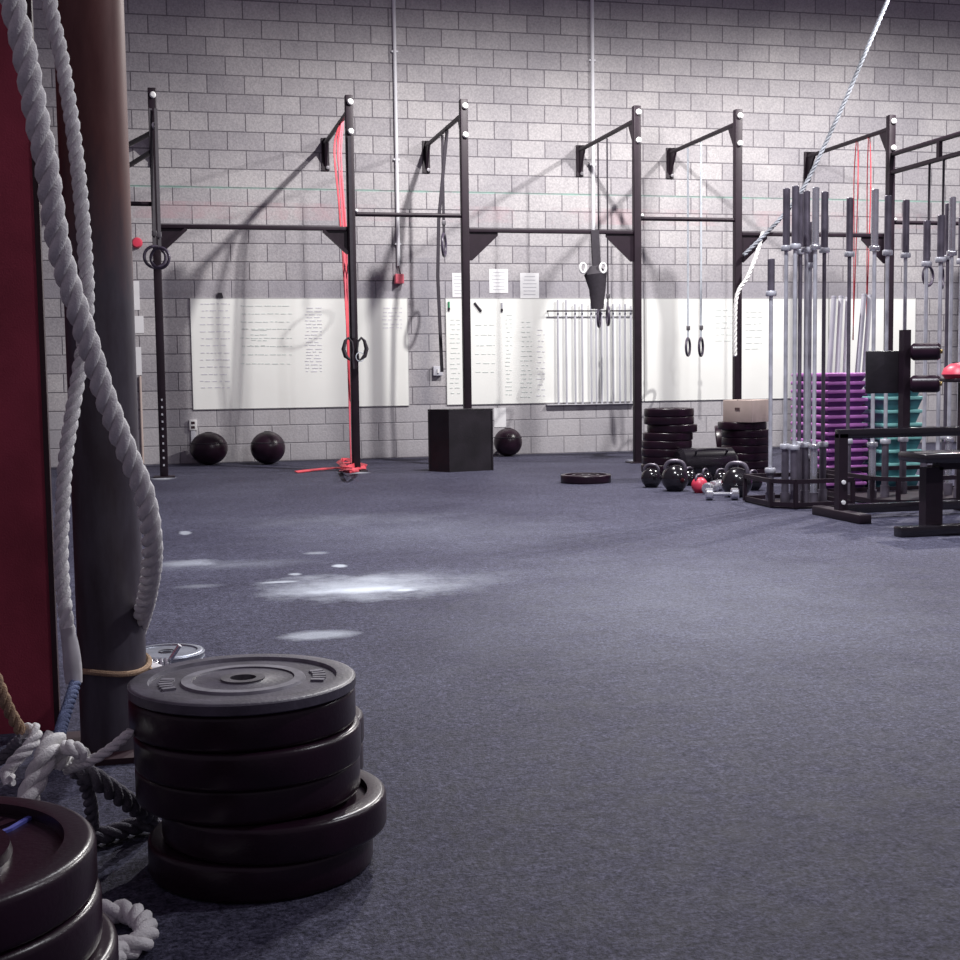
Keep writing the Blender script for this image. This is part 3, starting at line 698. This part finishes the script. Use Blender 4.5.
t = thing('orange_cord', 'orange cord wound around the foot of the column', 'cord', (CX, CY, .18))
obj('cord_loop', MB().tube(oc, .0075, 8), M['manila'], t)

# ------------------------------------------------------------------ plate on the floor and stacks at right
q = onZ(589, 484)
plate(P_thick, q.x+.03, q.y+.18, 0, 'single black bumper plate lying alone on the open floor', 'single plate')
G3 = 'bumper plates in the stack by the fourth upright'
qa = Vector((onY(669, 470, 11.0).x, 11.0, 0))
offs = [(-.02), (-.03), (-.02), (-.025), (-.02), (-.012), .03, .0, .0]
ords = ['lowest', 'second', 'third', 'fourth', 'fifth', 'sixth', 'seventh, jutting', 'eighth', 'topmost']
for k, dx in enumerate(offs):
    plate(P_thick, qa.x+dx, qa.y, k*T, ords[k] + ' plate counting up in the stack right of the fourth upright', G3)
G4 = 'bumper plates under the cardboard box'
qb = Vector((onY(745, 460, 11.2).x, 11.2, 0))
for k in range(7):
    plate(P_thick, qb.x+(-.03 if k == 6 else random.uniform(-.015, .02)), qb.y, k*T, ('lowest', 'second', 'third', 'fourth', 'fifth', 'sixth', 'topmost')[k] + ' black plate counted up from the floor under the cardboard box', G4)
zc = 7*T
cbx = thing('cardboard_box', 'tan cardboard box sitting on the plates right of the fifth upright', 'box', (qb.x, qb.y, zc))
cb = MB(); aw = .46
c_ = Vector((onY(747, 415, 11.1).x, 11.1, 0))
obj('carton', cb.box((c_.x, 11.1, zc+.1), (.31, .31, .2), .55, .004), M['card'], cbx)
obj('flap_seam', MB().box((c_.x, 11.1, zc+.2015), (.31, .012, .003), .55), M['cardp'], cbx, smooth=0)
q = onY(735, 412, 10.905); n_ = Vector((-math.sin(.55), math.cos(.55), 0))
sd = Vector((math.cos(.55), math.sin(.55), 0)); fc = Vector((c_.x, 11.1, zc+.12))
fl_ = fc - sd*.1562
obj('hand_hole', MB().box(fl_, (.004, .05, .025), .55), M['cardp'], cbx, smooth=0)
# plate leaning on the wall-side of the stack
lp = Vector((onY(719, 440, 11.35).x, 11.35, 0))
plate(P_thick, lp.x+.10, 11.62, .222, 'black plate standing on edge, leaning against the left of the box stack', 'leaning plate', (0, 1.45, -.42))
# black sandbag roll
sx0, sx1 = onY(677, 465, 10.62).x, onY(733, 465, 10.62).x
sb = thing('sandbag', 'black padded roll lying on the floor between two plate stacks', 'sandbag', ((sx0+sx1)/2, 10.62, 0))
rb = .15; prof = [(0,0),(rb*.8,.0),(rb,.03),(rb,(sx1-sx0)-.03),(rb*.8,sx1-sx0),(0,sx1-sx0)]
obj('bag', MB().lathe(prof, 32, (sx0, 10.62, rb), False, axis=(1,0,0)), M['glossblack'], sb)
obj('carry_strap', MB().tube(spline([(sx0+.12, 10.50, rb+.1), (sx0+.14, 10.47, rb+.14), (sx1-.14, 10.47, rb+.14), (sx1-.12, 10.50, rb+.1)], 5), .01, 8), M['strap'], sb)

# kettlebells
def kb_proto(r=.09):
    root = thing('kettlebell', 'k', 'kettlebell')
    pr = [(0,0)] + [(r*math.sin(a), r*.92-r*math.cos(a)) for a in (.55+ (PI-.55-.001)*i/16 for i in range(17))]; pr[1] = (r*.55, 0); pr[-1] = (0, pr[-1][1])
    obj('bell', MB().lathe(pr, 32, closed=False), M['glossblack'], root, False)
    h = r*1.72
    obj('handle', MB().tube(spline([(-r*.62, 0, r*1.5), (-r*.72, 0, h), (-r*.5, 0, h+r*.38), (0, 0, h+r*.48), (r*.5, 0, h+r*.38), (r*.72, 0, h), (r*.62, 0, r*1.5)], 5), r*.15, 10), M['darksteel'], root, False)
    return root
KP = kb_proto()
G5 = 'kettlebells on the floor between the plate stacks and barbells'
kbs = [(655, 488, .95, 'black kettlebell in front of the plate stack, leftmost'),
       (680, 492, 1.22, 'large glossy black kettlebell left of the red one'),
       (743, 498, 1.3, 'large black kettlebell nearest to the barbell stand'),
       (692, 486, .75, 'black kettlebell behind and between the large one and the red one'),
       (708, 486, .7, 'black kettlebell in the back row right behind the red one'),
       (724, 487, .72, 'black kettlebell in the back row behind the chrome dumbbells'),
       (740, 487, .7, 'black kettlebell in the back row behind the large right one'),
       (757, 491, .8, 'black kettlebell in the back row closest to the barbell stand')]
for i, (px, py, sc, lb) in enumerate(kbs):
    q = onZ(px, py); q += Vector((0, .085*sc, 0))
    r = KP if i == 0 else dup(KP)
    r.location = (q.x, q.y, 0); r.rotation_euler = (0, 0, random.uniform(-.9, .9)); r.scale = (sc,)*3; r['label'] = lb; r['group'] = G5
r = dup(KP); q = onZ(701, 493); r.location = (q.x, q.y+.03, 0); r.scale = (.72,)*3; r.rotation_euler = (0,0,.5)
r['label'] = 'small bright red kettlebell among the black ones'; r['group'] = G5
for ch in [o for o in bpy.data.objects if o.parent == r]:
    if ch.name.startswith('bell'): ch.data = ch.data.copy(); ch.data.materials[0] = M['redball']
# chrome dumbbells
def db_proto():
    root = thing('dumbbell', 'd', 'dumbbell')
    obj('grip', MB().cyl((-.07, 0, .045), (.07, 0, .045), .014, 12), M['chrome'], root, False)
    for sg in (-1, 1):
        obj('head', MB().lathe([(0,0),(.036,0),(.045,.008),(.045,.05),(.036,.058),(0,.058)], 6 if False else 20, (sg*.065, 0, .0455), False, axis=(sg,0,0)), M['chrome'], root, False)
    return root
DP = db_proto()
for i, (px, py, rz, lb) in enumerate(((711, 493, .9, 'chrome dumbbell just right of the red kettlebell'), (722, 500, -.3, 'chrome dumbbell lying nearest the camera left of the large kettlebell'), (726, 490, .5, 'chrome dumbbell in the middle of the small weights'))):
    q = onZ(px, py); r = DP if i == 0 else dup(DP); r.location = (q.x, q.y, 0); r.rotation_euler = (0, 0, rz); r['label'] = lb; r['group'] = 'chrome dumbbells'

# ------------------------------------------------------------------ standing barbells
def bar_proto(L, S, steel, sleeve, rs=.025, rsh=.014):
    root = thing('barbell', 'b', 'barbell')
    obj('shaft', MB().cyl((0,0,S), (0,0,L-S), rsh, 14), M[steel], root, False)
    for z0, sg in ((0, 1), (L, -1)):
        s_ = obj('sleeve', MB().lathe([(0,0),(rs-.003,0),(rs,.004*1),(rs,S-.03),(0,S-.03)] if sg > 0 else [(0,0),(rs-.003,0),(rs,-.004),(rs,-S+.03),(0,-S+.03)], 20, (0,0,z0), False), M[sleeve], root, False)
        zz = z0+sg*S
        obj('collar', MB().lathe([(0,-.018),(.034,-.018),(.038,-.012),(.038,.012),(.034,.018),(0,.018)], 20, (0,0,zz-sg*.02), False), M['chrome' if sleeve == 'chrome' else 'barsteel'], root, False)
    return root
BM_, BC_, BD_ = bar_proto(2.2, .43, 'barsteel', 'darksteel'), bar_proto(2.2, .43, 'barsteel', 'chrome'), bar_proto(2.2, .43, 'darksteel', 'darksteel')
BW_, BS_ = bar_proto(2.01, .33, 'barsteel', 'darksteel'), bar_proto(1.72, .26, 'barsteel', 'darksteel')
bars = [(771, BS_, 8.55, 0, 'shortest barbell, leftmost of the standing bars'),
        (786, BM_, 8.5, 0, 'standing barbell with dark sleeve, first full-length one from the left'),
        (795, BM_, 8.38, 0, 'standing barbell with dark sleeve, tallest-looking, second full-length from the left'),
        (800, BD_, 8.75, 0, 'dark standing barbell squeezed behind the tallest-looking one'),
        (806, BM_, 8.6, 0, 'standing barbell with dark sleeve just left of the bright chrome one'),
        (815, BC_, 8.42, 0, 'bright chrome-sleeved standing barbell in the left stand'),
        (810, BW_, 8.82, 0, 'shorter standing barbell half hidden behind the left chrome one'),
        (824, BD_, 8.62, 0, 'dark standing barbell right of the left chrome one'),
        (849, BD_, 8.9, 0, 'dark standing barbell alone in the gap left of the red bands'),
        (874, BC_, 8.45, 0, 'bright chrome-sleeved standing barbell left of the sixth upright'),
        (887, BM_, 8.75, 0, 'dull standing barbell in front of the sixth upright'),
        (905, BM_, 8.95, 0, 'standing barbell just right of the sixth upright above the black post'),
        (926, BW_, 8.62, 0, 'shorter standing barbell between the black rollers and the far right chrome one'),
        (940, BW_, 8.3, 0, 'shorter standing barbell second from the far right chrome one'),
        (951, BC_, 8.75, 0, 'bright chrome-sleeved standing barbell at the far right edge'),
        (947, BD_, 9.1, 0, 'dark standing barbell behind the far right chrome one'),
        (961, BW_, 8.4, 0, 'standing barbell cut off by the right edge')]
usedb = set()
ZB = .014
xsb = []
for (px, pr, Y, tl, lb) in bars:
    q = onY(px, 300, Y); xsb.append((q.x, Y))
    r = pr if pr.name not in usedb else dup(pr)
    usedb.add(pr.name)
    r.location = (q.x, Y, ZB); r.rotation_euler = (0, 0, random.uniform(0, 3)); r['label'] = lb; r['group'] = 'barbells standing upright in the floor stands'
def bar_stand(pts, label, hh=.19):
    xs_ = [p[0] for p in pts]; ys_ = [p[1] for p in pts]; x0, x1, y0, y1 = min(xs_)-.05, max(xs_)+.06, min(ys_)-.08, max(ys_)+.08
    t = thing('barbell_stand', label, 'barbell stand', ((x0+x1)/2, (y0+y1)/2, 0), 0, 'floor stands for barbells')
    def outline(z): return [(x0+.02, y1, z), (x0, y0+.14, z), (x0+.12, y0, z), (x1, y0, z), (x1, y1, z)]
    obj('bottom_plate', MB().prism(outline(0), (0,0,.012)), M['rig'], t, smooth=0)
    o = outline(hh); mb = MB()
    for a, b in zip(o, o[1:]+o[:1]): mb.bar(a, b, .022, .03)
    obj('top_frame', mb, M['rig'], t, smooth=0)
    o = outline(.03); mb = MB()
    for a, b in zip(o, o[1:]+o[:1]): mb.bar(a, b, .012, .03)
    obj('lower_frame', mb, M['rig'], t, smooth=0)
    for a in outline(.01): obj('corner_post', MB().bar(a, (a[0], a[1], hh), .025, .025), M['rig'], t, smooth=0)
    for (x, y) in pts: obj('socket_tube', MB().lathe([(.027, .012), (.033, .012), (.033, .1), (.027, .1)], 16, (x, y, 0)), M['darksteel'], t)
bar_stand(xsb[:8], 'black steel floor stand holding the left group of barbells')
bar_stand(xsb[8:], 'black steel floor stand holding the right group of barbells')

# ------------------------------------------------------------------ stacks of steps behind the bars
def step_proto(w, d, h, m, name, dark):
    root = thing(name, 's', 'step platform')
    mb = MB(); mb.box((0, 0, h-.014), (w, d, .028), bev=.009); obj('deck', mb, M[m], root, False)
    t = .03
    sk = MB().hexa([(-w/2+t*1.3, -d/2+t*1.3, 0), (w/2-t*1.3, -d/2+t*1.3, 0), (w/2-t*1.3, d/2-t*1.3, 0), (-w/2+t*1.3, d/2-t*1.3, 0), (-w/2+t*.5, -d/2+t*.5, h-.028), (w/2-t*.5, -d/2+t*.5, h-.028), (w/2-t*.5, d/2-t*.5, h-.028), (-w/2+t*.5, d/2-t*.5, h-.028)])
    obj('skirt', sk, M[dark], root, False, smooth=0)
    return root
words = ['bottom', 'second', 'third', 'fourth', 'fifth', 'sixth', 'seventh', 'eighth', 'ninth', 'tenth', 'eleventh', 'twelfth', 'thirteenth', 'top']
pl = onY(827, 440, 9.45).x; sw_, sd_, sh = .36, .62, .0665
SP = step_proto(sw_, sd_, sh-.0005, 'purple', 'step_platform', 'violet')
for k in range(14):
    r = SP if k == 0 else dup(SP); r.location = (pl+sw_/2+random.uniform(-.004, .004), 9.45+sd_/2, k*sh)
    r['label'] = words[k] + ' purple step platform, counted upward, in the tall purple stack behind the barbells'; r['group'] = 'purple step platforms'
tx = onY(905, 430, 9.35).x
TP = step_proto(.37, .34, .105, 'teal', 'step_riser', 'navy')
TP['category'] = 'step riser'
for k in range(8):
    r = TP if k == 0 else dup(TP); r.location = (tx+random.uniform(-.012, .012), 9.55, k*.1055); r.rotation_euler = (0, 0, random.uniform(-.05, .05))
    r['label'] = words[k] + ' teal step riser, counted upward, in the stack behind the black machine' if k < 7 else 'top teal step riser in the stack behind the black machine'; r['group'] = 'teal step risers'
vx = onY(875, 430, 9.8).x
VP_ = step_proto(.16, .3, .069, 'violet', 'step_riser', 'strap'); VP_['category'] = 'step riser'
for k in range(11):
    r = VP_ if k == 0 else dup(VP_); r.location = (vx+.035, 9.95, k*.0695); r['label'] = (words[k] if k < 10 else 'top') + ' small dark violet riser, counted upward, between the purple and teal stacks'; r['group'] = 'dark violet risers'
# long pipes leaning behind the purple steps
for i, (xa, ya, xb, yb_, m, lb) in enumerate(((834, 298, 829, 378, 'greypvc', 'grey pipe leaning behind the purple steps, leftmost'), (841, 298, 837, 378, 'pvc', 'white pipe leaning behind the purple steps, second from left'),
        (848, 299, 845, 378, 'pvc', 'white pipe leaning behind the purple steps, in the middle'), (864, 296, 857, 378, 'greypvc', 'grey pipe leaning behind the purple steps, right of the gap'), (870, 297, 864, 378, 'pvc', 'white pipe leaning behind the purple steps, rightmost'))):
    a = onY(xa, ya, 10.45); b_ = onY(xb, yb_, 10.3); d_ = (b_-a); e = a + d_*((a.z-.02)/-d_.z if d_.z else 1)
    t = thing('long_pipe', lb, 'pipe', (e.x, e.y, 0), 0, 'long pipes leaning behind the purple steps')
    obj('tube', MB().cyl(a, e, .022, 16), M[m], t); obj('end_cap', MB().cyl(a+(a-e).normalized()*.0, a+(a-e).normalized()*.015, .0235, 16), M['greypvc'], t)

# ------------------------------------------------------------------ hyperextension machine in front of the stands
fy = 7.72; A0 = onZ(841, 519); fy = A0.y
gx = onY(841, 480, fy).x
gh = thing('back_extension_bench', 'black steel back extension machine with rollers before the barbell stands', 'exercise machine', (gx+.5, fy, 0))
zr = onY(841, 434, fy).z; zbm = .05
def onX(px, py=480): return onY(px, py, fy).x
obj('frame_post', MB().box((gx, fy, zr/2+.03), (.062, .06, zr-.06)), M['rig'], gh, smooth=0)
obj('top_rail', MB().box((gx-.031+.6, fy, zr), (1.2, .06, .06), bev=.006), M['glossblack'], gh)
obj('bottom_rail', MB().box((gx+.031+.56, fy, zbm+.015), (1.12, .06, .06), bev=.006), M['glossblack'], gh)
f0, f1 = onZ(817, 513), onZ(858, 526)
fm = obj('foot_bar', MB().box((gx, fy, .03), (.085, .62, .06), bev=.008), M['rig'], gh)
for z in (.11, .24): obj('frame_bolt', MB().lathe([(0,0),(.014,0),(.014,.01),(0,.012)], 12, (gx, fy-.03, z), False, axis=(0,-1,0)), M['bolt'], gh)
# upright with plate and two rollers
xp = onY(904.5, 380, fy+.12).x; ztp = onY(904, 333, fy+.12).z; pyy = fy+.12
obj('tall_post', MB().box((xp, pyy, zr+.02+(ztp-zr)/2), (.052, .06, ztp-zr)), M['rig'], gh, smooth=0)
a, b_ = onY(868, 351, pyy+.03), onY(902, 393, pyy+.03)
obj('foot_plate', MB().box(((a.x+b_.x)/2, pyy+.05, (a.z+b_.z)/2), (b_.x-a.x, .03, a.z-b_.z), bev=.006), M['box'], gh)
for py in (352, 384):
    a = onY(908, py, pyy-.03); ax = Vector((.80, -.6, 0)).normalized(); a = Vector((xp+.01, pyy-.06, a.z)); L_ = .18
    rr = .056
    o = obj('foam_roller', MB().lathe([(0,0),(rr*.8,0),(rr,.015),(rr,L_-.015),(rr*.8,L_),(0,L_)], 28, a, False, axis=ax), M['rubber'], gh)
    obj('axle_cap', MB().lathe([(0,0),(.014,0),(.014,.012),(0,.014)], 14, a+ax*L_, False, axis=ax), M['gold'], o)
# red hip pad on its own post
q = onY(957, 372, fy+.2)
hp = MB(); 
hp.lathe([(0,-.01),(.10,-.01),(.125,.02),(.11,.06),(.07,.09),(0,.10)], 32, (q.x+.03, fy+.2, q.z-.035), False)
obj('hip_pad', hp, M['redball'], gh)['label'] = 'red padded hip rest'
obj('pad_base', MB().box((q.x+.03, fy+.2, q.z-.055), (.2, .2, .025), bev=.005), M['rig'], gh)
obj('pad_post', MB().box((q.x+.05, fy+.2, (q.z-.07)/2+.02), (.05, .05, q.z-.11)), M['rig'], gh, smooth=0)
obj('pad_post_foot', MB().box((q.x+.05, fy+.1, .02), (.06, .3, .04)), M['rig'], gh, smooth=0)

# bench at the right edge
bq = onZ(925, 538); by = bq.y+.05
bxx = onY(941, 490, by).x
bt = thing('flat_bench', 'low black bench cut off by the right edge', 'bench', (bxx, by, 0))
x0 = onY(921, 462, by).x
obj('pad', MB().box((x0+.6, by+.1, .45), (1.2, .30, .055), bev=.014), M['glossblack'], bt)
obj('frame_rail', MB().box((x0+.66, by+.1, .398), (1.0, .07, .045)), M['rig'], bt, smooth=0)
for xx in (bxx, bxx+.9):
    obj('leg', MB().box((xx, by+.1, .22), (.11, .07, .34)), M['rig'], bt, smooth=0)
    obj('foot', MB().box((xx+.0, by+.04, .03), (.5 if xx == bxx else .4, .09, .06), bev=.008), M['glossblack'], bt)

# ------------------------------------------------------------------ light
def lamp(name, loc, e, r, blend, col=(1, .97, .95), size=PI):     # shaded high-bay lamps and added fill spots that throw their light down
    l = bpy.data.lights.new(name, 'SPOT'); l.energy = e; l.shadow_soft_size = r; l.color = col; l.spot_size = size; l.spot_blend = blend
    o = link(bpy.data.objects.new(name, l)); o.location = loc
lamp('lamp_or_fill_light', (3.7, 11.1, 5.35), 960, .06, .55)
lamp('lamp_or_fill_light', (8.0, 11.0, 5.45), 1100, .07, .45)
lamp('lamp_or_fill_light', (2.7, 6.5, 5.3), 1250, .12, 1., (.92, .94, 1), 1.95)
lamp('lamp_or_fill_light', (4.9, 2.4, 5.3), 360, .12, .3, (.95, .95, 1))  # near fill added to light the ropes and the red panel
lamp('lamp_or_fill_light', (9.6, 4.6, 5.3), 330, .12, .9, (.95, .95, 1))  # fill added to brighten front faces of the things at right
w = bpy.data.worlds.new('world'); C.world = w; w.use_nodes = True
bg = w.node_tree.nodes['Background']; bg.inputs[0].default_value = (.56, .47, .62, 1); bg.inputs[1].default_value = .19

# ------------------------------------------------------------------ camera
cd = bpy.data.cameras.new('camera'); cd.sensor_width = 36; cd.sensor_height = 36; cd.lens = 36*FPX/960; cd.clip_end = 100
cam = link(bpy.data.objects.new('camera', cd))
mw = Matrix((R, U, -F)).transposed().to_4x4(); mw.translation = O; cam.matrix_world = mw
C.camera = cam
C.view_settings.view_transform = 'Standard'; C.view_settings.look = 'None'; C.view_settings.gamma = 1
C.view_settings.use_curve_mapping = False; C.view_settings.exposure = 0.36
